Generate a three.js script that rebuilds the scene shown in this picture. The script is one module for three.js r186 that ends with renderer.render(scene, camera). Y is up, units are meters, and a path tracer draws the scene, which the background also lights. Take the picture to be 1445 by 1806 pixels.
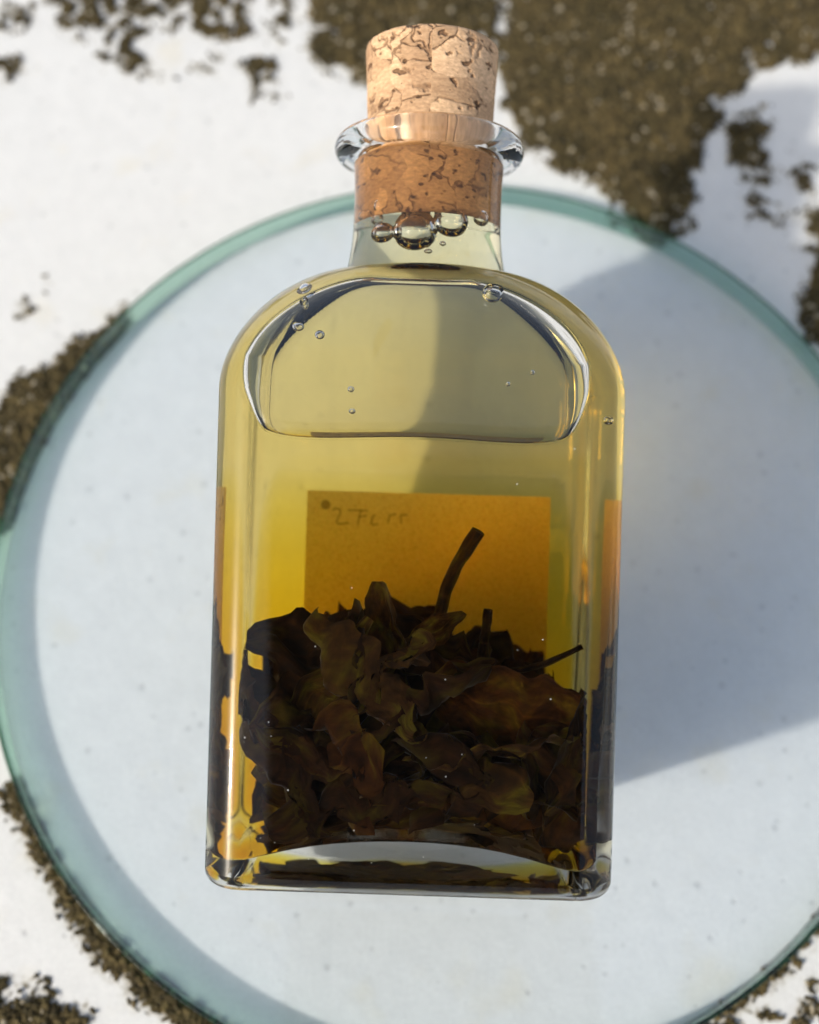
import * as THREE from 'three';
import { mergeVertices, mergeGeometries } from 'three/addons/utils/BufferGeometryUtils.js';
import { MarchingCubes } from 'three/addons/objects/MarchingCubes.js';
import { ImprovedNoise } from 'three/addons/math/ImprovedNoise.js';

// ---------------------------------------------------------------- units, camera, sky, sun
// Lengths below are written in "u"; one u is 0.0839 mm, so the bottle is 62 mm wide. U turns them into metres.
const U = 8.39e-5;
const TILT = THREE.MathUtils.degToRad(20);           // the lens looks down, 20 degrees off the vertical; the bottle leans back by as much
const SIN = Math.sin(TILT), COS = Math.cos(TILT);
const FOCAL = 2100, PX = 722.5, PY = 903;            // focal length and middle of the 1445 x 1806 photograph, in its pixels

const scene = new THREE.Scene();
const camera = new THREE.PerspectiveCamera(2 * THREE.MathUtils.radToDeg(Math.atan(903 / FOCAL)), 819 / 1024, 0.01, 20);
const EYE = new THREE.Vector3(-2, 685 * SIN + 2740 * COS, -685 * COS + 2740 * SIN);   // in u, from the middle of the bottle's standing edge
camera.position.copy(EYE).multiplyScalar(U);
camera.up.set(0, SIN, -COS);
camera.lookAt(EYE.clone().add(new THREE.Vector3(0, -COS, -SIN)).multiplyScalar(U));
camera.focus = 2190 * U;
camera.userData.fStop = 10;

const SUN_AZ = THREE.MathUtils.degToRad(33), SUN_EL = THREE.MathUtils.degToRad(38);
const toSun = new THREE.Vector3(-Math.cos(SUN_AZ) * Math.cos(SUN_EL), Math.sin(SUN_EL), Math.sin(SUN_AZ) * Math.cos(SUN_EL));

function skyTexture() {                              // clear, slightly hazy daylight: blue zenith, pale horizon, bright air round the sun
  const W = 512, H = 256, d = new Float32Array(W * H * 4), v = new THREE.Vector3();
  const G = 0.9, hg = (c) => (1 - G * G) / Math.pow(1 + G * G - 2 * G * c, 1.5);
  for (let j = 0; j < H; j++) for (let i = 0; i < W; i++) {
    const el = ((j + 0.5) / H - 0.5) * Math.PI, az = ((i + 0.5) / W - 0.5) * 2 * Math.PI;
    v.set(Math.cos(az) * Math.cos(el), Math.sin(el), Math.sin(az) * Math.cos(el));
    const up = Math.max(0, v.y), k = Math.pow(1 - up, 2.2), c = v.dot(toSun), glow = hg(c), wide = Math.pow(Math.max(0, c * 0.5 + 0.5), 6);
    const base = [0.30 + 0.42 * k, 0.40 + 0.36 * k, 0.60 + 0.20 * k], warm = [1, 0.9, 0.74], o = (j * W + i) * 4;
    for (let n = 0; n < 3; n++) d[o + n] = base[n] * 0.72 + warm[n] * (0.16 * glow + 0.15 * wide);
    d[o + 3] = 1;
  }
  const t = new THREE.DataTexture(d, W, H, THREE.RGBAFormat, THREE.FloatType);
  t.mapping = THREE.EquirectangularReflectionMapping; t.magFilter = THREE.LinearFilter; t.needsUpdate = true;
  return t;
}
scene.background = skyTexture();
scene.environment = scene.background;

const sun = new THREE.DirectionalLight(new THREE.Color(1, 0.94, 0.84), 2.1);
sun.position.copy(toSun); sun.target.position.set(0, 0, 0); sun.name = 'sun';
sun.castShadow = true; sun.shadow.radius = 3.5; sun.shadow.mapSize.set(2048, 2048);
Object.assign(sun.shadow.camera, { left: -0.3, right: 0.3, top: 0.3, bottom: -0.3, near: 0.1, far: 3 });
scene.add(sun, sun.target);

const renderer = new THREE.WebGLRenderer({ antialias: true });
renderer.toneMapping = THREE.LinearToneMapping;
renderer.toneMappingExposure = 1.13;
renderer.shadowMap.enabled = true;

// ---------------------------------------------------------------- helpers
let seed = 7;
const rnd = () => { seed = (seed * 1664525 + 1013904223) >>> 0; return seed / 4294967296; };
const rr = (a, b) => a + (b - a) * rnd();
const perlin = new ImprovedNoise();
const noise = (x, y = 0, z = 0) => perlin.noise(x + 31.7, y + 17.3, z + 5.1);
const fbm = (x, y, z = 0, n = 4) => { let s = 0, a = 0.5; for (let i = 0; i < n; i++, a *= 0.5, x *= 2.03, y *= 2.03, z *= 2.03) s += a * noise(x, y, z); return s; };
const clamp = THREE.MathUtils.clamp, lerp = THREE.MathUtils.lerp, smooth = THREE.MathUtils.smoothstep;
const taken = {};
function named(o, name) { const n = taken[name] = (taken[name] ?? -1) + 1; o.name = n ? name + '_' + String(n).padStart(3, '0') : name; return o; }
function shade(o) { o.traverse((m) => { if (m.isMesh) m.castShadow = m.receiveShadow = true; }); return o; }
function thing(o, name, label, category, group) {
  named(o, name); o.userData.label = label; o.userData.category = category; if (group) o.userData.group = group;
  scene.add(shade(o)); return o;
}
function part(geometry, material, name, parent) { const m = new THREE.Mesh(geometry, material); m.name = name; m.castShadow = m.receiveShadow = true; parent.add(m); return m; }
function data(W, H, f, color = true) {
  const d = new Uint8Array(W * H * 4), c = [0, 0, 0];
  for (let j = 0; j < H; j++) for (let i = 0; i < W; i++) { f(i, j, c); const o = (j * W + i) * 4; for (let n = 0; n < 3; n++) d[o + n] = clamp(Math.round(c[n] * 255), 0, 255); d[o + 3] = 255; }
  const t = new THREE.DataTexture(d, W, H); t.magFilter = THREE.LinearFilter; t.minFilter = THREE.LinearMipmapLinearFilter; t.generateMipmaps = true;
  t.wrapS = t.wrapT = THREE.MirroredRepeatWrapping; if (color) t.colorSpace = THREE.SRGBColorSpace; t.needsUpdate = true; return t;
}
const onPlane = (px, py, y) => {                     // the point of the level plane at height y (u) that a pixel of the photograph looks at
  const a = (px - PX) / FOCAL, b = (PY - py) / FOCAL, d = [a, b * SIN - COS, -b * COS - SIN], t = (y - EYE.y) / d[1];
  return [EYE.x + d[0] * t, EYE.z + d[2] * t];
};

// ---------------------------------------------------------------- ground and disc
const DISC_T = 76, DISC_R = 1146;
const DISC_C = (() => { const X = 110, Y = -158, Z = 2989 + Y * SIN / COS; return [EYE.x + X, EYE.z - Y * COS - Z * SIN]; })();
const GROUND = -DISC_T - 3;
const P = (list) => list.map(([x, y]) => onPlane(x, y, GROUND));
// moss and dirt growing on the white ground: outlines on the ground, [weight, points]
const mossPatches = [
  [1, P([[880, -60], [1500, -60], [1500, 90], [1400, 105], [1320, 112], [1285, 170], [1262, 215], [1225, 265], [1232, 325], [1200, 385], [1150, 420], [1085, 372], [1062, 322], [1000, 305], [935, 262], [905, 215], [890, 120]])],
  [1, P([[555, -60], [880, -60], [880, 60], [700, 100], [650, 142], [600, 128], [560, 90]])],
  [0.8, P([[90, -60], [470, -60], [430, 50], [395, 82], [330, 60], [285, 35], [240, 50], [150, 60], [100, 50]])],
  [0.9, P([[185, 62], [250, 55], [262, 100], [275, 132], [225, 128], [180, 98]])],
  [0.9, P([[0, 95], [55, 100], [40, 122], [-60, 150], [-60, 90]])],
  [0.8, P([[-60, 25], [60, 28], [40, 48], [-60, 50]])],
  [0.6, P([[330, 100], [385, 100], [380, 125], [330, 122]])],
  [0.85, P([[425, 108], [485, 105], [490, 155], [450, 160]])],
  [0.75, P([[480, -60], [530, -60], [520, 60], [480, 70]])],
  [1, P([[1290, 232], [1330, 228], [1350, 290], [1320, 305], [1288, 265]])],
  [0.8, P([[1330, 290], [1420, 300], [1425, 330], [1345, 318]])],
  [0.8, P([[1320, 355], [1365, 358], [1360, 385], [1325, 380]])],
  [1, P([[1428, 380], [1520, 330], [1520, 640], [1440, 600], [1405, 560], [1435, 500]])],
  [0.5, P([[1300, 185], [1345, 180], [1350, 200], [1310, 205]])],
  [1.1, P([[10, 700], [45, 668], [95, 645], [128, 612], [172, 592], [220, 540], [200, 720], [60, 900], [-60, 980], [-60, 800]])],
  [1.1, P([[0, 1405], [36, 1450], [58, 1500], [95, 1575], [178, 1698], [280, 1786], [400, 1870], [520, 1890], [330, 1735], [190, 1620], [90, 1470], [40, 1370]])],
  [1, P([[-60, 1765], [25, 1765], [60, 1735], [95, 1775], [150, 1800], [160, 1870], [-60, 1870]])],
  [1.1, P([[1100, 1890], [1120, 1815], [1230, 1750], [1330, 1670], [1410, 1590], [1520, 1460], [1520, 1570], [1440, 1650], [1365, 1726], [1275, 1795], [1190, 1850]])],
  [0.8, P([[1285, 1790], [1350, 1780], [1350, 1860], [1280, 1860]])],
  [0.7, P([[1410, 1770], [1500, 1720], [1500, 1860], [1400, 1860]])],
  [0.5, P([[60, 510], [85, 505], [60, 540], [35, 545]])],
];
for (const m of mossPatches) { const xs = m[1].map((p) => p[0]), zs = m[1].map((p) => p[1]); m.push(Math.min(...xs) - 90, Math.max(...xs) + 90, Math.min(...zs) - 90, Math.max(...zs) + 90); }
function polyDistance(p, x, z) {                     // below zero inside
  let d = 1e9, inside = false;
  for (let i = 0, j = p.length - 1; i < p.length; j = i++) {
    const [ax, az] = p[j], [bx, bz] = p[i], ex = bx - ax, ez = bz - az, t = clamp(((x - ax) * ex + (z - az) * ez) / (ex * ex + ez * ez), 0, 1);
    d = Math.min(d, Math.hypot(x - ax - t * ex, z - az - t * ez));
    if ((az > z) !== (bz > z) && x < ax + ((z - az) / (bz - az)) * ex) inside = !inside;
  }
  return inside ? -d : d;
}
function mossAt(x, z) {                              // 0 bare, 1 thick; x and z in u
  if (Math.hypot(x - DISC_C[0], z - DISC_C[1]) < DISC_R + 3) return 0;
  let best = 0;
  const wide = fbm(x / 90, z / 90, 2, 4) * 110, fine = fbm(x / 16, z / 16, 9, 3) * 52, holes = fbm(x / 42, z / 42, 14, 3);
  for (const [w, p, x0, x1, z0, z1] of mossPatches) {
    if (x < x0 || x > x1 || z < z0 || z > z1) continue;
    const d = polyDistance(p, x, z), thick = w > 1 ? 1 : w < 0.95 ? 1 - smooth(holes, -0.1, 0.16) : 1 - smooth(holes, 0.22, 0.4);
    best = Math.max(best, Math.min(1, w) * thick * smooth(-(d + (w > 1 ? 0.3 * wide + 0.7 * fine : wide + fine)) + 4, -24, 34));
  }
  return best;
}
const TILE = 4000, MID = -800;                                   // u that the ground's texture covers
const pits = []; for (let i = 0; i < 900; i++) pits.push([rr(-TILE / 2, TILE / 2), MID + rr(-TILE / 2, TILE / 2), rr(4, 10)]);
const cells = {}; for (const p of pits) for (let a = -1; a <= 1; a++) for (let b = -1; b <= 1; b++) (cells[(Math.floor(p[0] / 60) + a) + ',' + (Math.floor(p[1] / 60) + b)] ??= []).push(p);
const pitAt = (x, z) => { let s = 0; for (const [a, b, r] of cells[Math.floor(x / 60) + ',' + Math.floor(z / 60)] ?? []) { const q = Math.hypot(x - a, z - b) / r; if (q < 1.6) s = Math.max(s, Math.exp(-q * q * 1.8)); } return s; };
const GN = 1500, toGround = (i, j) => [((i + 0.5) / GN - 0.5) * TILE, MID + (0.5 - (j + 0.5) / GN) * TILE];
const groundColor = data(GN, GN, (i, j, c) => {
  const [x, z] = toGround(i, j), m = mossAt(x, z), stain = smooth(fbm(x / 170, z / 170, 4, 4), 0.12, 0.5), grain = fbm(x / 9, z / 9, 7, 2) * 0.05 + fbm(x / 60, z / 60, 3, 3) * 0.03, speck = noise(x / 7, z / 7, 20) > 0.7 && noise(x / 120, z / 120, 3) > 0.05 ? 0.25 : 0, pit = pitAt(x, z) * 0.12;
  const base = [0.875, 0.872, 0.86], k = 1 + grain - speck - pit;
  for (let n = 0; n < 3; n++) c[n] = lerp(lerp(base[n] * k, [0.86, 0.82, 0.72][n] * k, 0.3 * stain), [0.33, 0.285, 0.18][n] * (1 + grain * 4), clamp(m * (0.75 + 1.1 * fbm(x / 11, z / 11, 40, 2)), 0, 1));
});
const groundBump = data(GN, GN, (i, j, c) => { const [x, z] = toGround(i, j); c[0] = c[1] = c[2] = 0.6 + fbm(x / 40, z / 40, 1, 4) * 0.35 - pitAt(x, z) * 0.45; }, false);
const groundGeo = new THREE.PlaneGeometry(2, 2, 1, 1); groundGeo.rotateX(-Math.PI / 2);
{ const p = groundGeo.attributes.position, uv = groundGeo.attributes.uv; for (let i = 0; i < p.count; i++) uv.setXY(i, p.getX(i) / U / TILE + 0.5, 0.5 - (p.getZ(i) / U - MID) / TILE); }
const ground = new THREE.Mesh(groundGeo, new THREE.MeshStandardMaterial({ map: groundColor, bumpMap: groundBump, bumpScale: 0.00025, roughness: 0.85 }));
ground.position.y = GROUND * U; ground.name = 'ground'; ground.receiveShadow = true;
ground.userData = { label: 'white painted ground with small pits and dark moss stains', kind: 'structure' };
scene.add(ground);

{ // moss: tens of thousands of grains
  const g = mergeGeometries([0, 1, 2].map((k) => { const t = new THREE.IcosahedronGeometry(1, 0), p = t.attributes.position; for (let i = 0; i < p.count; i++) { const s = 1 + 0.5 * noise(p.getX(i) * 2 + k * 9, p.getY(i) * 2, p.getZ(i) * 2); p.setXYZ(i, p.getX(i) * s + [0, 0.9, -0.7][k], p.getY(i) * s * 0.8 + [0, 0.4, 0.2][k], p.getZ(i) * s + [0, -0.4, 0.8][k]); } t.computeVertexNormals(); return t; }));
  const spots = [];
  for (let k = 0; k < 700000 && spots.length < 90000; k++) { const x = rr(-1800, 1900), z = rr(-2750, 900), m = mossAt(x, z); if (m > 0.03 && rnd() < m * m + 0.04) spots.push([x, z, m]); }
  const moss = new THREE.InstancedMesh(g, new THREE.MeshStandardMaterial({ color: 0xffffff, roughness: 1 }), spots.length), M = new THREE.Matrix4(), q = new THREE.Quaternion(), e = new THREE.Euler(), col = new THREE.Color();
  spots.forEach(([x, z, m], i) => {
    const s = (2 + 7.5 * Math.pow(rnd(), 2.2)) * (0.6 + 0.5 * m); e.set(rr(0, 6.3), rr(0, 6.3), rr(0, 6.3));
    M.compose(new THREE.Vector3(x * U, (GROUND + rr(0, 9) * m) * U, z * U), q.setFromEuler(e), new THREE.Vector3(s * U, s * U, s * U)); moss.setMatrixAt(i, M);
    const t = clamp(0.5 + 1.3 * fbm(x / 120, z / 120, 60, 3) + rr(-0.35, 0.35), 0, 1), b = rr(0.45, 1.3); col.setRGB(lerp(0.065, 0.125, t) * b, lerp(0.050, 0.090, t) * b, lerp(0.018, 0.034, t) * b); if (rnd() < 0.035) col.setRGB(0.36, 0.31, 0.22); moss.setColorAt(i, col);
  });
  moss.name = 'moss'; moss.castShadow = moss.receiveShadow = true; moss.userData = { label: 'dark brown and olive moss crusting the white ground', kind: 'stuff' }; scene.add(moss);
}

{ // glass disc
  const disc = new THREE.Group(); disc.position.set(DISC_C[0] * U, -DISC_T * U, DISC_C[1] * U);
  const pane = new THREE.MeshPhysicalMaterial({ color: new THREE.Color(0.965, 0.985, 1.0), roughness: 0, transmission: 1, thickness: 0, ior: 1.5 });
  const edge = new THREE.MeshPhysicalMaterial({ color: 0xffffff, roughness: 0.05, transmission: 1, thickness: 0.01, transparent: true, opacity: 0.85, ior: 1.5, attenuationColor: new THREE.Color(0.38, 0.65, 0.52), attenuationDistance: 0.0016 });
  const RIM = 10, face = (y) => { const g = new THREE.RingGeometry(0.5, DISC_R - RIM - 0.6, 160, 1); g.rotateX(-Math.PI / 2); g.translate(0, y, 0); return g; };
  const sheets = mergeGeometries([face(DISC_T - 0.6), face(0.6)]); sheets.scale(U, U, U);
  part(sheets, pane, 'pane', disc);
  const r = 4, pts = [], box = [[DISC_R - RIM, 0, 0], [DISC_R, 0, 1], [DISC_R, DISC_T, 2], [DISC_R - RIM, DISC_T, 3]];
  const prof = [[DISC_R - RIM, DISC_T / 2], [DISC_R - RIM, 1], [DISC_R - RIM + 0.8, 0]];
  for (let k = 0; k <= 6; k++) { const a = -Math.PI / 2 + (k / 6) * Math.PI / 2; prof.push([DISC_R - r + Math.cos(a) * r, r + Math.sin(a) * r]); }
  for (let k = 0; k <= 6; k++) { const a = (k / 6) * Math.PI / 2; prof.push([DISC_R - r + Math.cos(a) * r, DISC_T - r + Math.sin(a) * r]); }
  prof.push([DISC_R - RIM + 0.8, DISC_T], [DISC_R - RIM, DISC_T - 1], [DISC_R - RIM, DISC_T / 2]);
  const rim = new THREE.LatheGeometry(prof.map(([x, y]) => new THREE.Vector2(x * U, y * U)), 240);
  part(rim, edge, 'rim', disc);
  thing(disc, 'glass_disc', 'round clear glass disc with a green edge under the bottle', 'glass disc');
}

// ---------------------------------------------------------------- bottle: lies back on its label, base edge on the disc
// own axes: x across, y out of the label face (0 = label face, DEPTH = face towards the lens), z = minus the distance from the base
const DEPTH = 640, HALF = 320, WIDE = 370, SHOULDER = 899, NECK = 1158, YAW = THREE.MathUtils.degToRad(-1.8);
const place = (o) => { o.rotation.order = 'YXZ'; o.rotation.set(TILT, YAW, 0); return o; };
const toLevel = (x, a, h) => a * SIN + h * COS;      // height above the disc (u) of a point of the bottle
const ring = (w, h, r, nc = 14, ns = 12) => {        // rounded rectangle round (0, HALF)
  const out = [], corners = [[1, 1, 0], [-1, 1, 1], [-1, -1, 2], [1, -1, 3]];
  corners.forEach(([sx, sy, q], k) => {
    for (let i = 0; i <= nc; i++) { const a = (q + i / nc) * Math.PI / 2; out.push([sx * (w - r) + Math.cos(a) * r, sy * (h - r) + Math.sin(a) * r]); }
    const [ex, ey] = out[out.length - 1], [tx, ty] = corners[(k + 1) % 4], b = (q + 1) * Math.PI / 2, nx = tx * (w - r) + Math.cos(b) * r, ny = ty * (h - r) + Math.sin(b) * r;
    for (let i = 1; i < ns; i++) out.push([lerp(ex, nx, i / ns), lerp(ey, ny, i / ns)]);
  });
  return out;
};
function loft(rings, flip) {                         // rings of [x, y, z]; stitched, smooth
  const n = rings[0].length, pos = [], idx = [];
  for (const r of rings) for (const p of r) pos.push(...p);
  for (let k = 0; k + 1 < rings.length; k++) for (let i = 0; i < n; i++) {
    const a = k * n + i, b = k * n + (i + 1) % n, c = a + n, d = b + n;
    if (flip) idx.push(a, b, c, b, d, c); else idx.push(a, c, b, b, c, d);
  }
  const g = new THREE.BufferGeometry(); g.setAttribute('position', new THREE.Float32BufferAttribute(pos, 3)); g.setIndex(idx); g.computeVertexNormals(); return g;
}
const scaled = (g) => { g.scale(U, U, U); return g; };
// half width, half depth and corner radius of the outside at the distance a from the base
function outer(a) {
  if (a <= SHOULDER) return [WIDE, HALF, 72];
  const t = clamp((a - SHOULDER) / (NECK - SHOULDER), 0, 1), q = Math.pow(1 - Math.pow(t, 1.9), 1 / 1.95), qd = Math.pow(1 - Math.pow(t, 1.6), 1 / 1.25);
  const w = 164 + (WIDE - 164) * q, h = 164 + (HALF - 164) * qd, m = Math.min(w, h);
  return [w, h, Math.min(m, lerp(72, 164, smooth(t, 0, 0.95)))];
}
function inner(a, inset = 0) {
  const [w, h, r] = outer(a), k = smooth(a, SHOULDER, NECK), wall = lerp(27, 31, k) + inset;
  return [w - wall, h - wall, Math.min(Math.max(20, r - 14 - inset), Math.min(w, h) - wall)];
}
const floorAt = (x, y) => 32 + 80 * Math.max(0, 1 - Math.pow(Math.abs(x) / 345, 2.2)) * (0.72 + 0.28 * (1 - Math.pow((y - HALF) / 300, 2)));   // the dome of the base inside
const wavy = (x, y, a, k) => k * (noise(x / 34, y / 34, a / 240) * 3.4 + noise(x / 110, y / 110, a / 300) * 4);
const outerStations = [];
for (let k = 0; k <= 8; k++) outerStations.push(4 + 26 * (1 - Math.cos(k / 8 * Math.PI / 2)));
const CORK0 = 1264, CORK1 = 1627, corkR = (a) => lerp(117, 135, (a - CORK0) / (CORK1 - CORK0));
const innerR = (a) => (a < CORK0 ? 121 : corkR(a) - 0.7);

const clearGlass = new THREE.MeshPhysicalMaterial({ color: 0xffffff, roughness: 0, transmission: 1, thickness: 0.002, ior: 1.43 });
const bottle = place(new THREE.Group());
const at = (list, a) => list.map(([x, y]) => [x, y + HALF, -a]);
{ // outside: base, body, shoulder, neck, lip share their border rings
  const R0 = 30, base = [], N = ring(1, 1, 0.5).length;
  const inset = (d) => at(ring(WIDE - d, HALF - d, Math.max(20, 72 - d)), 0);
  for (let k = 0; k <= 10; k++) { const s = k / 10; base.push(ring((WIDE - 60) * s + 0.5, (HALF - 60) * s + 0.5, Math.max(0.3, 50 * s)).map(([x, y]) => [x, y + HALF, -(10 + 10 * (1 - s * s))])); }
  base.push(inset(56).map(([x, y]) => [x, y, -7]), inset(50).map(([x, y]) => [x, y, -3]), inset(44).map(([x, y]) => [x, y, -1]), inset(37).map(([x, y]) => [x, y, 0]));
  for (let k = 0; k <= 10; k++) { const q = k / 10 * Math.PI / 2, d = R0 * (1 - Math.sin(q)); base.push(at(ring(WIDE - d, HALF - d, 72 - d), R0 * (1 - Math.cos(q)))); }
  part(scaled(loft(base)), clearGlass, 'base', bottle);
  const body = []; for (let k = 0; k <= 30; k++) body.push(at(ring(WIDE, HALF, 72), lerp(R0, SHOULDER, k / 30)));
  part(scaled(loft(body)), clearGlass, 'body', bottle);
  const sh = []; for (let k = 0; k <= 40; k++) { const t = Math.sin(k / 40 * Math.PI / 2), a = lerp(SHOULDER, NECK, t); sh.push(at(ring(...outer(a)), a)); }
  part(scaled(loft(sh)), clearGlass, 'shoulder', bottle);
  const circ = (r, a) => at(ring(r, r, r), a), nk = [];
  for (let k = 0; k <= 16; k++) { const a = lerp(NECK, 1385, k / 16); nk.push(circ(148 + 16 * Math.pow(1 - k / 16, 4) + 4 * Math.pow(k / 16, 4), a)); }
  part(scaled(loft(nk)), clearGlass, 'neck', bottle);
  const lp = [circ(152, 1385)];
  for (let k = 0; k <= 20; k++) { const q = -Math.PI / 2 + k / 20 * Math.PI; lp.push(circ(164 + 28 * Math.cos(q), 1416 + 27 * Math.sin(q))); }
  for (const [r, a] of [[150, 1445], [139, 1445], [133, 1443], [129, 1438], [127, 1430], [innerR(1420), 1420]]) lp.push(circ(r, a));
  part(scaled(loft(lp)), clearGlass, 'lip', bottle);
}
// the wetted inside and, 0.05 mm further in, the skin of the liquid
function cavity(inset, flip) {
  const rs = [], A0 = 88;
  const edge = (a) => ring(...inner(a, inset)), lean = (x, a) => x - (x > 0 ? x / 340 * 15 : 0) * (1 - smooth(a, 100, 900));
  for (let k = 0; k <= 22; k++) { const s = k / 22; rs.push(ring(...inner(A0, inset)).map(([x, y]) => { const X = x * s * 0.93 + (s ? 0 : 0.2 * x), Y = y * s * 0.93 + (s ? 0 : 0.2 * y); return [lean(x * Math.max(s * 0.93, 0.01), 0), y * Math.max(s * 0.93, 0.01) + HALF, -(floorAt(x * s * 0.93, y * s * 0.93 + HALF) + inset)]; })); }
  for (let k = 1; k <= 8; k++) { const q = k / 8 * Math.PI / 2, s = 0.93 + 0.07 * Math.sin(q); rs.push(ring(...inner(A0, inset)).map(([x, y]) => { const f = floorAt(x * 0.93, y * 0.93 + HALF) + inset; return [lean(x * s, 0), y * s + HALF, -(f + 26 * (1 - Math.cos(q)))]; })); }
  const top = ring(...inner(A0, inset)).map(([x, y]) => floorAt(x * 0.93, y * 0.93 + HALF) + inset + 26);
  for (let k = 1; k <= 44; k++) rs.push(edge(200).map(([x, y], i) => { const a = lerp(top[i], SHOULDER, k / 44), f = 1 - wavy(x, y, a, smooth(k, 0, 4)) / 300; return [lean(x * f, a), y * f + HALF, -a]; }));
  for (let k = 1; k <= 40; k++) { const t = Math.sin(k / 40 * Math.PI / 2), a = lerp(SHOULDER, NECK, t); rs.push(edge(a).map(([x, y]) => { const f = 1 - wavy(x, y, a, 1 - k / 40) / 300; return [x * f, y * f + HALF, -a]; })); }
  for (let k = 1; k <= 10; k++) { const a = lerp(NECK, CORK0, k / 10) - (inset ? 1.5 * k / 10 : 0), r = 121 + 12 * Math.pow(1 - k / 10, 2) - inset; rs.push(at(ring(r, r, r), a)); }
  if (inset) for (let k = 1; k <= 4; k++) { const r = Math.max(0.5, (121 - inset) * (1 - k / 4)); rs.push(at(ring(r, r, r), CORK0 - 1.5)); }
  else for (let k = 1; k <= 8; k++) { const a = lerp(CORK0, 1420, k / 8), r = innerR(a); rs.push(at(ring(r, r, r), a)); }
  return loft(rs, flip);
}
{ // knurl dots on the standing edge of the base
  const dots = []; for (let k = 0; k < 15; k++) { const g = new THREE.SphereGeometry(6.5, 10, 8); g.scale(1, 1, 0.8); g.translate(-235 + k * 34, DEPTH - 46, 1); dots.push(g); }
  for (const g of dots) part(scaled(g), clearGlass, 'knurl', bottle);
}
{ // paper label, glued to the outside of the face that the bottle leans on
  const W = 517, L = 480, cv = document.createElement('canvas'); cv.width = 1024; cv.height = 960;
  const c = cv.getContext('2d'), k = 1024 / W; c.fillStyle = '#fbebc6'; c.fillRect(0, 0, 1024, 960);
  for (let i = 0; i < 26000; i++) { c.fillStyle = `rgba(${150 + rnd() * 60},${120 + rnd() * 60},${70 + rnd() * 50},${0.05 + rnd() * 0.10})`; const a = rnd() * 6.3, x = rnd() * 1024, y = rnd() * 960; c.fillRect(x, y, 1 + Math.abs(Math.cos(a)) * 9, 1 + Math.abs(Math.sin(a)) * 9); }
  c.strokeStyle = 'rgba(60,42,22,0.38)'; c.fillStyle = 'rgba(60,42,22,0.38)'; c.lineCap = c.lineJoin = 'round'; c.lineWidth = 7;
  c.beginPath(); c.arc(78, 60, 20, 0, 7); c.fill();
  const stroke = (pts) => { c.beginPath(); pts.forEach(([x, y], i) => (i ? c.lineTo(x, y) : c.moveTo(x, y))); c.stroke(); };
  stroke([[110, 82], [122, 74], [138, 78], [142, 94], [132, 112], [126, 132], [134, 142], [152, 138], [176, 136]]);   // the writing as it shows through the back of the paper
  stroke([[176, 80], [256, 80]]); stroke([[226, 82], [216, 140]]); stroke([[222, 108], [250, 102]]);
  stroke([[286, 100], [276, 108], [272, 132], [280, 140], [300, 136]]);
  stroke([[350, 96], [344, 130]]); stroke([[356, 96], [374, 92]]); stroke([[400, 130], [396, 96], [424, 92]]);
  const tex = new THREE.CanvasTexture(cv); tex.colorSpace = THREE.SRGBColorSpace;
  const g = new THREE.PlaneGeometry(W, L, 20, 20); g.rotateX(-Math.PI / 2); g.translate(20, -1.2, -(725 - L / 2));
  const paper = new THREE.MeshPhysicalMaterial({ map: tex, roughness: 0.9, transmission: 0.4, thickness: 0, side: THREE.DoubleSide });
  part(scaled(g), paper, 'label', bottle);
}
thing(bottle, 'glass_bottle', 'square clear glass bottle leaning back on the glass disc', 'bottle');

// ---------------------------------------------------------------- the phone that takes the picture, held above: the disc and the bottle mirror its dark shape
{
  const phone = new THREE.Group(), W = 1380, L = 2000, T = 105, dark = new THREE.MeshStandardMaterial({ color: new THREE.Color(0.03, 0.03, 0.034), roughness: 0.5 });
  const s = new THREE.Shape(), r = 130; s.moveTo(-W / 2 + r, -L / 2); s.lineTo(W / 2 - r, -L / 2); s.absarc(W / 2 - r, -L / 2 + r, r, -Math.PI / 2, 0); s.lineTo(W / 2, L / 2 - r); s.absarc(W / 2 - r, L / 2 - r, r, 0, Math.PI / 2); s.lineTo(-W / 2 + r, L / 2); s.absarc(-W / 2 + r, L / 2 - r, r, Math.PI / 2, Math.PI); s.lineTo(-W / 2, -L / 2 + r); s.absarc(-W / 2 + r, -L / 2 + r, r, Math.PI, Math.PI * 1.5);
  part(scaled(new THREE.ExtrudeGeometry(s, { depth: T, bevelEnabled: true, bevelSize: 10, bevelThickness: 10, bevelSegments: 3, curveSegments: 12 })), dark, 'case', phone);
  const cam = new THREE.CylinderGeometry(85, 85, 14, 40); cam.rotateX(Math.PI / 2); cam.translate(-250, 600, -24); part(scaled(cam), dark, 'camera_ring', phone);
  const o = new THREE.Vector3(140, 190 - L / 2, 60);  // in the lens's axes: right, up, back
  phone.position.set(EYE.x + o.x, EYE.y + o.y * SIN + o.z * COS, EYE.z - o.y * COS + o.z * SIN).multiplyScalar(U);
  phone.rotation.x = TILT - Math.PI / 2;
  thing(phone, 'phone', 'dark phone held flat above the bottle', 'phone');
}

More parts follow.
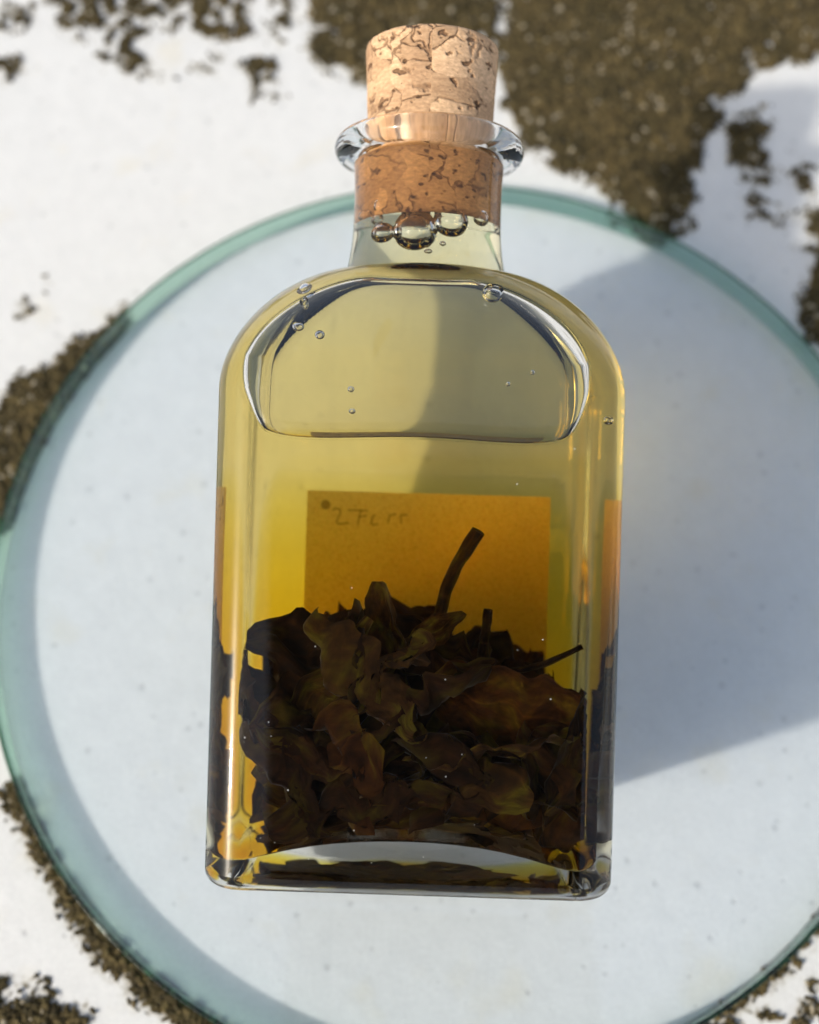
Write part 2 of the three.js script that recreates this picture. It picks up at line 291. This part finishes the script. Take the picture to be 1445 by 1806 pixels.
// ---------------------------------------------------------------- liquid with its pocket of air under the shoulder
const LEVEL = toLevel(0, 786, DEPTH - 30);
function sdRound(x, y, w, h, r) { const qx = Math.abs(x) - w + r, qy = Math.abs(y) - h + r; return Math.hypot(Math.max(qx, 0), Math.max(qy, 0)) + Math.min(Math.max(qx, qy), 0) - r; }
const sdWall = (x, a, h) => { const f = (b) => sdRound(x, h - HALF, ...inner(b)), d = f(a), s = (f(a + 2) - f(a - 2)) / 4; return d / Math.sqrt(1 + s * s); };
function smax(a, b, k) { const h = Math.max(k - Math.abs(a - b), 0) / k; return Math.max(a, b) + h * h * k * 0.25; }
const sdSide = (x, a, h) => { const f = (b) => { const [w, hh, r] = inner(b); return sdRound(x + 9, h - HALF, w - 10, hh - 3.5, Math.min(w - 10, hh - 3.5, Math.max(r, 70))); }, d = f(a), s = (f(a + 2) - f(a - 2)) / 4; return d / Math.sqrt(1 + s * s); };
const climb = (x, a) => { const gap = Math.max(0, inner(a)[0] - 10 - Math.abs(x + 9)); return 34 * Math.exp(-gap / 34) + 3 * Math.exp(-Math.pow(x / 150, 2)); };   // the liquid climbs the glass
const sdAir = (x, a, h) => smax(smax(sdSide(x, a, h), (LEVEL - 3 + climb(x, a) - toLevel(x, a, h)), 22), a - 1150, 10);
function pocket(grow) {
  const N = 104, mc = new MarchingCubes(N, new THREE.MeshBasicMaterial(), false, false, 400000), lo = [-350, 780, 470], hi = [350, 1130, 630];
  const map = (v, k) => lerp(lo[k], hi[k], (v + 1) / 2);
  mc.isolation = 0;
  const step = (i) => (i - N / 2) / (N / 2);
  for (let k = 0; k < N; k++) for (let j = 0; j < N; j++) for (let i = 0; i < N; i++) mc.field[i + j * N + k * N * N] = -(sdAir(map(step(i), 0), map(step(j), 1), map(step(k), 2)) - grow);
  mc.update();
  const pos = []; for (let i = 0; i < mc.count; i++) { const o = i * 3; pos.push(map(mc.positionArray[o], 0), map(mc.positionArray[o + 1], 1), map(mc.positionArray[o + 2], 2)); }
  let g = new THREE.BufferGeometry(); g.setAttribute('position', new THREE.Float32BufferAttribute(pos, 3));
  g = mergeVertices(g, 0.02);
  const p = g.attributes.position, nor = [], e = 1.5, f = (x, a, h) => sdAir(x, a, h) - grow;
  for (let i = 0; i < p.count; i++) {
    let x = p.getX(i), a = p.getY(i), h = p.getZ(i), gx, ga, gh;
    for (let it = 0; it < 3; it++) {
      gx = (f(x + e, a, h) - f(x - e, a, h)) / (2 * e); ga = (f(x, a + e, h) - f(x, a - e, h)) / (2 * e); gh = (f(x, a, h + e) - f(x, a, h - e)) / (2 * e);
      const n2 = Math.max(0.05, gx * gx + ga * ga + gh * gh), d = f(x, a, h) / n2; if (it < 2) { x -= gx * d; a -= ga * d; h -= gh * d; }
    }
    const n = Math.hypot(gx, ga, gh) || 1; p.setXYZ(i, x, h, -a); nor.push(-gx / n, -gh / n, ga / n);   // normals into the air
  }
  g.setAttribute('normal', new THREE.Float32BufferAttribute(nor, 3));
  // faces turned to agree with the normals
  const ix = g.index.array, A = new THREE.Vector3(), B = new THREE.Vector3(), C = new THREE.Vector3();
  for (let t = 0; t < ix.length; t += 3) { A.fromBufferAttribute(p, ix[t]); B.fromBufferAttribute(p, ix[t + 1]); C.fromBufferAttribute(p, ix[t + 2]); B.sub(A); C.sub(A); B.cross(C); const q = ix[t] * 3; if (B.x * nor[q] + B.y * nor[q + 1] + B.z * nor[q + 2] < 0) { const s = ix[t + 1]; ix[t + 1] = ix[t + 2]; ix[t + 2] = s; } }
  return g;
}
const strip = (g) => { for (const k of Object.keys(g.attributes)) if (!['position', 'normal'].includes(k)) g.deleteAttribute(k); return g; };
{
  const oil = new THREE.MeshPhysicalMaterial({ color: 0xffffff, roughness: 0, transmission: 1, thickness: 0.05, ior: 1.035, attenuationColor: new THREE.Color(0.93, 0.69, 0.19), attenuationDistance: 0.05 });
  const g = scaled(mergeGeometries([strip(cavity(0.5, false)), strip(pocket(0.7))]));
  thing(place(new THREE.Mesh(g, oil)), 'liquid', 'clear golden amber liquid filling the glass bottle', 'liquid');
  const air = new THREE.MeshPhysicalMaterial({ color: 0xffffff, roughness: 0, transmission: 1, thickness: 0.01, ior: 1.43 });
  thing(place(new THREE.Mesh(scaled(pocket(0)), air)), 'air_pocket', 'wide flat pocket of air in the liquid below the bottle shoulder', 'air pocket');
}

{ // the strongest of the infusion has settled: a level layer, deepest round the leaves, thinning out towards the shoulder because the bottle leans
  const TOP = 300, rs = [], A1 = 765, cut = (a) => (TOP - a * SIN) / COS;
  const clip = ([x, y, z]) => {                       // cut level, and kept inside the rounded corner at that height
    const c = cut(-z); if (y <= c) return [x, y, z];
    const [w, h, r] = inner(300, 10), up = c - (HALF - h), half = up >= r ? w : w - r + Math.sqrt(Math.max(0, r * r - (r - Math.max(0, up)) ** 2));
    return [clamp(x, -half, half * 0.955), c, z];
  };
  const ringAt = (a) => ring(...inner(Math.max(a, 200), 10)).map(([x, y]) => [x - (x > 0 ? x / 340 * 15 : 0) * (1 - smooth(a, 100, 900)), y + HALF]);
  const edge0 = ringAt(90).map(([x, y]) => [x, y, -(floorAt(x * 0.93, (y - HALF) * 0.93 + HALF) + 30)]);
  for (let k = 0; k <= 16; k++) { const s = Math.max(0.01, k / 16); rs.push(edge0.map(([x, y]) => { const X = x * s * 0.94, Y = (y - HALF) * s * 0.94 + HALF; return clip([X, Y, -(floorAt(X, Y) + 4)]); })); }
  rs.push(edge0.map(clip));
  for (let k = 1; k <= 30; k++) rs.push(ringAt(300).map(([x, y], i) => clip([x, y, -lerp(-edge0[i][2], A1, k / 30)])));
  const last = rs[rs.length - 1]; for (const s of [0.66, 0.33, 0.01]) rs.push(last.map(([x, y, z]) => [x * s, lerp(38.5, y, s), z]));
  const deep = new THREE.MeshPhysicalMaterial({ color: 0xffffff, roughness: 0, transmission: 1, thickness: 0.02, ior: 1.001, attenuationColor: new THREE.Color(0.97, 0.80, 0.13), attenuationDistance: 0.0065 });
  thing(place(new THREE.Mesh(scaled(loft(rs, false)), deep)), 'settled_infusion', 'deeper amber layer of the infusion settled round the leaf heap', 'liquid');
}

// ---------------------------------------------------------------- cork stopper
{
  const N = 640, M = 512, seeds = [];
  for (let k = 0; k < 125; k++) seeds.push([rnd(), rnd(), rr(0.75, 1.12), rr(-0.04, 0.04)]);
  const field = (u, v) => { const uu = u + fbm(u * 9, v * 5, 1, 4) * 0.1, vv = v + fbm(u * 7, v * 7, 6, 3) * 0.1; let a = 9, b = 9, c; for (const s of seeds) { let dx = Math.abs(uu - s[0]); dx = Math.min(dx, 1 - dx) * 2.3; const d = Math.hypot(dx, vv - s[1]); if (d < a) { b = a; a = d; c = s; } else if (d < b) b = d; } return [b - a, c]; };
  const crack = new Float32Array(N * M);
  const tex = data(N, M, (i, j, c) => {
    const u = i / N, v = j / M, [e, s] = field(u, v), line = smooth(e + 0.012 * fbm(u * 90, v * 60, 4, 2), 0.001, 0.012), some = smooth(fbm(u * 8, v * 6, 12, 3), -0.1, 0.14), lent = smooth(fbm(u * 30, v * 22, 3, 3), 0.21, 0.33), g = fbm(u * 60, v * 60, 2, 3) * 0.16;
    const k = (1 - (1 - line) * 0.27 * some) * (1 - lent * 0.38) * (0.97 + 0.5 * (s[2] - 0.95)) * (1 + g * 1.4 + 0.1 * fbm(u * 150, v * 110, 22, 2)); crack[j * N + i] = (1 - line) * some + lent;
    const w = fbm(u * 5, v * 4, 30, 3) * 0.12; const wet = 1 - smooth(v + 0.1 * fbm(u * 12, v * 8, 50, 3), 0.38, 0.47); c[0] = (0.85 + w) * k * (1 - 0.08 * wet); c[1] = (0.69 + w) * Math.pow(k, 1.15) * (1 - 0.2 * wet); c[2] = (0.53 + w * 0.8) * Math.pow(k, 1.3) * (1 - 0.42 * wet);
  });
  const bump = data(N, M, (i, j, c) => { c[0] = c[1] = c[2] = clamp(0.8 - 0.6 * crack[j * N + i] + fbm(i / 7, j / 7, 1, 2) * 0.2, 0, 1); }, false);
  for (const t of [tex, bump]) t.wrapS = t.wrapT = THREE.RepeatWrapping;
  const prof = [[0, CORK0], [108, CORK0], [114, CORK0 + 2], [117, CORK0 + 8]];
  for (let k = 1; k <= 100; k++) { const a = lerp(CORK0 + 8, CORK1 - 12, k / 100); prof.push([corkR(a), a]); }
  prof.push([corkR(CORK1) - 2, CORK1 - 5], [corkR(CORK1) - 8, CORK1 - 1], [corkR(CORK1) - 14, CORK1], [60, CORK1 + 1], [0, CORK1]);
  const g = new THREE.LatheGeometry(prof.map(([r, a]) => new THREE.Vector2(r, a)), 280);
  const p = g.attributes.position, uv = g.attributes.uv;
  for (let i = 0; i < p.count; i++) {
    let x = p.getX(i), a = p.getY(i), y = p.getZ(i); const r = Math.hypot(x, y), cu = uv.getX(i), cv = clamp((a - CORK0) / 372, 0, 0.999), dent = crack[Math.min(M - 1, Math.floor(cv * M)) * N + Math.floor((cu % 1) * N) % N];
    if (r > 20 && a > 1452) { const q = 1 - (0.012 * Math.max(0, fbm(x / 26, y / 26, a / 26, 3)) + 0.03 * Math.max(0, fbm(x / 16, y / 16, a / 16, 2) - 0.16) + 0.022 * Math.min(1, dent)) * smooth(a, 1452, 1475); x *= q; y *= q; }
    p.setXYZ(i, x, y + HALF, -a); uv.setY(i, r < 100 ? 0.5 + 0.4 * uv.getY(i) : clamp((a - CORK0) / 372, 0.002, 0.995));
  }
  const ix = g.index.array; for (let t = 0; t < ix.length; t += 3) { const s = ix[t + 1]; ix[t + 1] = ix[t + 2]; ix[t + 2] = s; }
  g.computeVertexNormals();
  { const n = g.attributes.normal, c = new THREE.Vector3(0, HALF, -(CORK0 + CORK1) / 2); let s = 0; for (let i = 0; i < p.count; i++) s += (p.getX(i) - c.x) * n.getX(i) + (p.getY(i) - c.y) * n.getY(i); if (s < 0) { for (let t = 0; t < ix.length; t += 3) { const q = ix[t + 1]; ix[t + 1] = ix[t + 2]; ix[t + 2] = q; } g.computeVertexNormals(); } }
  thing(place(new THREE.Mesh(scaled(g), new THREE.MeshStandardMaterial({ map: tex, bumpMap: bump, bumpScale: 0.0004, roughness: 0.95 }))), 'cork_stopper', 'tapered tan cork stopper pushed into the bottle neck', 'cork');
}

// ---------------------------------------------------------------- leaves and stalks steeping at the base
const leafTones = [[0.13, 0.085, 0.02], [0.095, 0.064, 0.015], [0.19, 0.145, 0.032], [0.075, 0.048, 0.012], [0.19, 0.115, 0.024]].map((c) => new THREE.MeshPhysicalMaterial({ color: new THREE.Color(...c), roughness: 1, specularIntensity: 0.15, transmission: 0.45, thickness: 0, side: THREE.DoubleSide }));
const leafSkin = data(256, 256, (i, j, c) => {
  const s = i / 255 * 2 - 1, t = j / 255, rib = Math.exp(-Math.pow(s / 0.035, 2)), side = Math.pow(Math.max(0, Math.cos((t * 9 - Math.abs(s) * 2.2 + noise(s * 2, t * 3) * 0.5) * 6.283)), 24) * 0.6, m = fbm(s * 2, t * 5, 3, 4), f = fbm(s * 7, t * 20, 8, 3), k = 0.78 + 0.6 * m + 0.35 * f + 0.16 * Math.max(rib, side * 0.6 * smooth(Math.abs(s), 0, 0.2)), o = smooth(m, -0.1, 0.3);
  c[0] = 0.8 * k; c[1] = lerp(0.62, 0.78, o) * k; c[2] = lerp(0.6, 0.5, o) * k;
});
const leafBump = data(256, 256, (i, j, c) => { const s = i / 255 * 2 - 1, t = j / 255, rib = Math.exp(-Math.pow(s / 0.04, 2)), side = Math.pow(Math.max(0, Math.cos((t * 9 - Math.abs(s) * 2.2 + noise(s * 2, t * 3) * 0.5) * 6.283)), 12) * 0.5; c[0] = c[1] = c[2] = clamp(0.4 + 0.3 * rib + 0.1 * side + 0.4 * fbm(s * 6, t * 16, 5, 3), 0, 1); }, false);
for (const m of leafTones) { m.map = leafSkin; m.bumpMap = leafBump; m.bumpScale = 0.0002; }
const keepIn = (v) => {                              // a point inside the bottle, x, y, z in its axes
  const a = -v.z, [w0, h, r] = inner(clamp(a, 200, 880), 7), w = w0 - 24, q = sdRound(v.x, v.y - HALF, w, h, r);
  if (q > 0) { const s = 1 - Math.min(0.9, q / Math.hypot(v.x, v.y - HALF)); v.x = clamp(v.x, -w, w); v.y = clamp(v.y, HALF - h, HALF + h); if (sdRound(v.x, v.y - HALF, w, h, r) > 0) { v.x *= 0.97; v.y = HALF + (v.y - HALF) * 0.97; } }
  const f = floorAt(v.x, v.y) + 16; if (a < f) v.z = -(f + (f - a) * 0.08); return v;
};
function leafGeometry(long, wide, curl, crumple, k) {
  const nu = 16, nv = 28, pos = [], uvs = [], idx = [], v = new THREE.Vector3();
  for (let j = 0; j <= nv; j++) for (let i = 0; i <= nu; i++) {
    const t = j / nv, s = i / nu * 2 - 1, half = wide * Math.pow(Math.sin(Math.PI * clamp(t * 0.96 + 0.03, 0, 1)), 0.65) * (1 + 0.28 * noise(t * 7, s > 0 ? 3 + k : 8 + k, k));
    const ang = curl * s + 0.5 * noise(t * 3, k * 3, 1), rad = Math.abs(curl) > 0.05 ? half / Math.abs(curl) : half;
    const x = Math.abs(curl) > 0.05 ? Math.sin(curl * s) * rad * Math.sign(curl) : s * half, y = Math.abs(curl) > 0.05 ? (1 - Math.cos(curl * s)) * rad * Math.sign(curl) : 0, z = (t - 0.5) * long, bend = 0.25 * long * noise(k * 7, 2) * (t - 0.5) * (t - 0.5) * 4;
    v.set(x, y + bend, z); uvs.push(i / nu, t); const q = 1 / 55;
    pos.push(v.x + crumple * noise(v.x * q + k * 11, v.z * q, k), v.y + crumple * 1.6 * noise(v.x * q, v.z * q + k * 13, 4 + k) + 7 * noise(v.x / 20, v.z / 20, k), v.z + crumple * noise(v.z * q, v.x * q, 9 + k));
  }
  for (let j = 0; j < nv; j++) for (let i = 0; i < nu; i++) { const a = j * (nu + 1) + i, b = a + 1, c = a + nu + 1, d = c + 1; idx.push(a, c, b, b, c, d); }
  const g = new THREE.BufferGeometry(); g.setAttribute('position', new THREE.Float32BufferAttribute(pos, 3)); g.setAttribute('uv', new THREE.Float32BufferAttribute(uvs, 2)); g.setIndex(idx); return g;
}
function settle(g, x, a, h, rot) {                   // turns it, sets it down inside the glass, wraps it along the wall it touches
  const p = g.attributes.position, v = new THREE.Vector3(), e = new THREE.Euler(...rot);
  for (let i = 0; i < p.count; i++) { v.fromBufferAttribute(p, i).applyEuler(e); v.x += x; v.y += h; v.z -= a; keepIn(v); p.setXYZ(i, v.x, v.y, v.z); }
  g.computeVertexNormals(); return scaled(g);
}
const HEAP = 'steeped leaves heaped at the base of the bottle';
function leaf(x, a, h, rot, long, wide, curl, crumple, tone, label = 'crumpled dark brown leaf in the wet heap at the bottle base') {
  thing(place(new THREE.Mesh(settle(leafGeometry(long, wide, curl, crumple, rr(0, 50)), x, a, h, rot), leafTones[tone])), 'leaf', label, 'leaf', label.startsWith('crumpled dark') ? HEAP : undefined);
}
for (let k = 0; k < 88; k++) {
  const low = k > 66, x = rr(-285, 285) * (low ? 1.12 : 1), h = rr(40, 600), top = 395 + 60 * noise(x / 90, h / 200, 3) - 40 * smooth(x, 60, 300) - 45 * smooth(-x, 120, 280), a = low ? rr(85, 210) : rr(110, top);
  leaf(x, a, h, [rr(-1.6, 1.6), rr(0, 6.28), rr(-1.6, 1.6)], rr(240, 460), rr(70, 135), rr(-2.2, 2.2), rr(16, 46), Math.floor(rnd() * 5));
}
leaf(-42, 440, 500, [0.12, 0.2, 0.35], 260, 46, 0.9, 20, 2, 'pointed olive leaf standing upright at the top of the heap beside the long stalk');
leaf(20, 455, 470, [0.2, -1.0, 0.3], 170, 30, 0.7, 18, 2, 'small folded leaf lying across the foot of the long stalk');
leaf(185, 330, 520, [0.1, 1.35, 0.12], 340, 80, 0.4, 18, 4, 'broad reddish brown leaf hanging under the thin slanting twig');
leaf(-170, 345, 545, [0.1, -0.6, 0.25], 330, 44, 1.3, 22, 2, 'long olive leaf with a curled edge slanting across the front of the heap');
leaf(150, 265, 560, [0.3, 1.0, 0.4], 170, 45, 1.7, 16, 0, 'rolled leaf forming a small dark tube below the broad reddish leaf');
leaf(-20, 140, 560, [0.1, -1.15, 0.1], 380, 34, 0.8, 12, 0, 'narrow leaf lying along the foot of the heap over the glass base');
leaf(280, 240, 560, [0.1, -0.25, -0.5], 260, 34, 0.8, 14, 3, 'dark narrow leaf propped against the glass at the end of the thin twig');
function stalk(pts, r0, r1, name, label, tone) {
  const curve = new THREE.CatmullRomCurve3(pts.map(([x, a, h]) => new THREE.Vector3(x, h, -a))), g = new THREE.TubeGeometry(curve, 36, 1, 9, false), p = g.attributes.position, c = new THREE.Vector3(), v = new THREE.Vector3();
  for (let j = 0; j <= 36; j++) { curve.getPointAt(j / 36, c); for (let i = 0; i <= 9; i++) { const n = j * 10 + i; v.fromBufferAttribute(p, n).sub(c); const w = lerp(r0, r1, j / 36) * (1 + 0.25 * noise(j / 5, Math.cos(i / 9 * 6.283) * 2, r0)); v.multiplyScalar(w).add(c); p.setXYZ(n, v.x, v.y, v.z); } }
  const cap = (j, s) => { const q = new THREE.CircleGeometry(s, 9); const m = new THREE.Matrix4().lookAt(new THREE.Vector3(), curve.getTangentAt(j), new THREE.Vector3(0, 1, 0)).setPosition(curve.getPointAt(j)); q.applyMatrix4(m); return q; };
  const all = mergeGeometries([g, cap(0, r0 * 0.95), cap(1, r1 * 0.95)]); all.computeVertexNormals();
  thing(place(new THREE.Mesh(scaled(all), leafTones[tone])), name, label, 'stalk');
}
stalk([[34, 390, 330], [46, 485, 350], [68, 570, 370], [116, 652, 390]], 12, 14, 'stalk', 'long bent brown stalk rising out of the leaf heap', 2);
stalk([[128, 380, 400], [132, 450, 410], [138, 505, 415]], 12, 9, 'stalk', 'short dark stub of stalk standing up from the leaf heap', 1);
stalk([[80, 388, 470], [160, 392, 480], [240, 412, 490], [308, 446, 495]], 9, 5, 'stalk', 'thin twig slanting across the heap towards the glass wall', 1);
stalk([[-215, 165, 560], [-120, 145, 570], [-20, 165, 575], [40, 205, 575]], 6, 9, 'stalk', 'pale curved stalk lying at the foot of the leaf heap', 2);

// ---------------------------------------------------------------- small bubbles in the liquid, on the side towards the lens
{
  const film = new THREE.MeshPhysicalMaterial({ color: 0xffffff, roughness: 0, transmission: 1, thickness: 0.002, ior: 1.48 });
  const sphere = new THREE.SphereGeometry(1, 40, 28); { const ix = sphere.index.array; for (let t = 0; t < ix.length; t += 3) { const q = ix[t + 1]; ix[t + 1] = ix[t + 2]; ix[t + 2] = q; } const n = sphere.attributes.normal; for (let i = 0; i < n.count; i++) n.setXYZ(i, -n.getX(i), -n.getY(i), -n.getZ(i)); }
  // pixel of the photograph, radius across and along in u, kind
  const list = [
    [745, 408, 38, 42, 'large oval air bubble under the cork in the neck'], [800, 390, 31, 33, 'round air bubble beside the large oval one under the cork'], [695, 416, 23, 21, 'low air bubble in the neck beside the large oval one'],
    [845, 381, 18, 18, 'air bubble at the glass side of the bubble row under the cork'], [686, 392, 13, 11, 0], [690, 366, 14, 15, 0], [664, 379, 10, 9, 0], [762, 352, 8, 16, 0], [788, 434, 6, 5, 0], [765, 447, 7, 5, 0], [866, 392, 7, 6, 0],
    [884, 512, 20, 17, 'round air bubble clinging to the top of the air pocket'], [546, 512, 15, 18, 'oval air bubble at the corner of the air pocket'], [548, 542, 8, 12, 1], [536, 584, 11, 8, 1], [575, 598, 9, 8, 1], [632, 692, 6, 5, 1], [634, 730, 6, 5, 1], [907, 676, 4, 4, 1], [1078, 733, 9, 8, 1], [950, 655, 4, 4, 1],
  ];
  const c = Math.cos(YAW), sn = Math.sin(YAW);
  for (const [px, py, r, l, label] of list) {
    const neck = py < 460, depth = neck ? 2420 - 118 + Math.abs(px - 765) * 0.55 : py < 560 ? 2170 : 2145;
    const X = (px - PX) / FOCAL * depth + 6, Y = (PY - py) / FOCAL * depth + 685 + EYE.x * 0 - 0;   // across and along, from the middle of the standing edge
    const wx = X - 12, x = wx * c + (-Y) * -sn * 0 + Y * Math.tan(YAW) * 1.0, a = Y;
    let rad = Math.min(r, l) * 0.9, h;
    if (neck) { const q = Math.max(0, 118 * 118 - x * x); h = HALF + Math.sqrt(q) - rad - 2; } else { const [w, hh] = inner(a); h = HALF + hh - rad * 0.7 - 5; }
    const o = new THREE.Mesh(sphere, film), g = place(new THREE.Group());
    o.scale.set(r * U, rad * U, l * U); o.position.set(x, h, -a).multiplyScalar(U).applyEuler(g.rotation); o.rotation.copy(g.rotation);
    thing(o, 'air_bubble', typeof label === 'string' ? label : label ? 'tiny air bubble on the glass around the air pocket' : 'tiny air bubble crowding the cork in the neck', 'bubble', typeof label === 'string' ? undefined : label ? 'tiny bubbles around the air pocket' : 'tiny bubbles under the cork');
  }
}
{ // block that props the bottle, hidden behind the label
  const s = new THREE.Shape(), h = (a) => a / COS * SIN - 3; s.moveTo(190 * COS, 0.5); s.lineTo(260 * COS, 0.5); s.lineTo(260 * COS, 260 * SIN - 3); s.lineTo(190 * COS, 190 * SIN - 3);
  const g = new THREE.ExtrudeGeometry(s, { depth: 200, bevelEnabled: false }); g.rotateY(Math.PI / 2); g.translate(-80, 0, 0);
  const b = new THREE.Mesh(scaled(g), new THREE.MeshStandardMaterial({ color: new THREE.Color(0.5, 0.4, 0.26), roughness: 0.9 })); b.rotation.y = YAW;
  thing(b, 'wooden_block', 'small wooden block wedged under the bottle behind the leaf heap', 'block');
}
{ // dust on the glass face
  const dots = []; for (let k = 0; k < 26; k++) { const g = new THREE.IcosahedronGeometry(rr(0.5, 1.5), 0); g.scale(1, 0.5, 1); g.translate(rr(-300, 300), DEPTH + 0.4, -rr(60, rnd() < 0.6 ? 450 : 880)); dots.push(g); }
  const d = place(new THREE.Mesh(scaled(mergeGeometries(dots)), new THREE.MeshStandardMaterial({ color: new THREE.Color(0.75, 0.73, 0.68), roughness: 0.9 })));
  d.name = 'dust'; d.userData = { label: 'pale specks of dust on the front of the bottle', kind: 'stuff' }; scene.add(shade(d));
}

renderer.render(scene, camera);
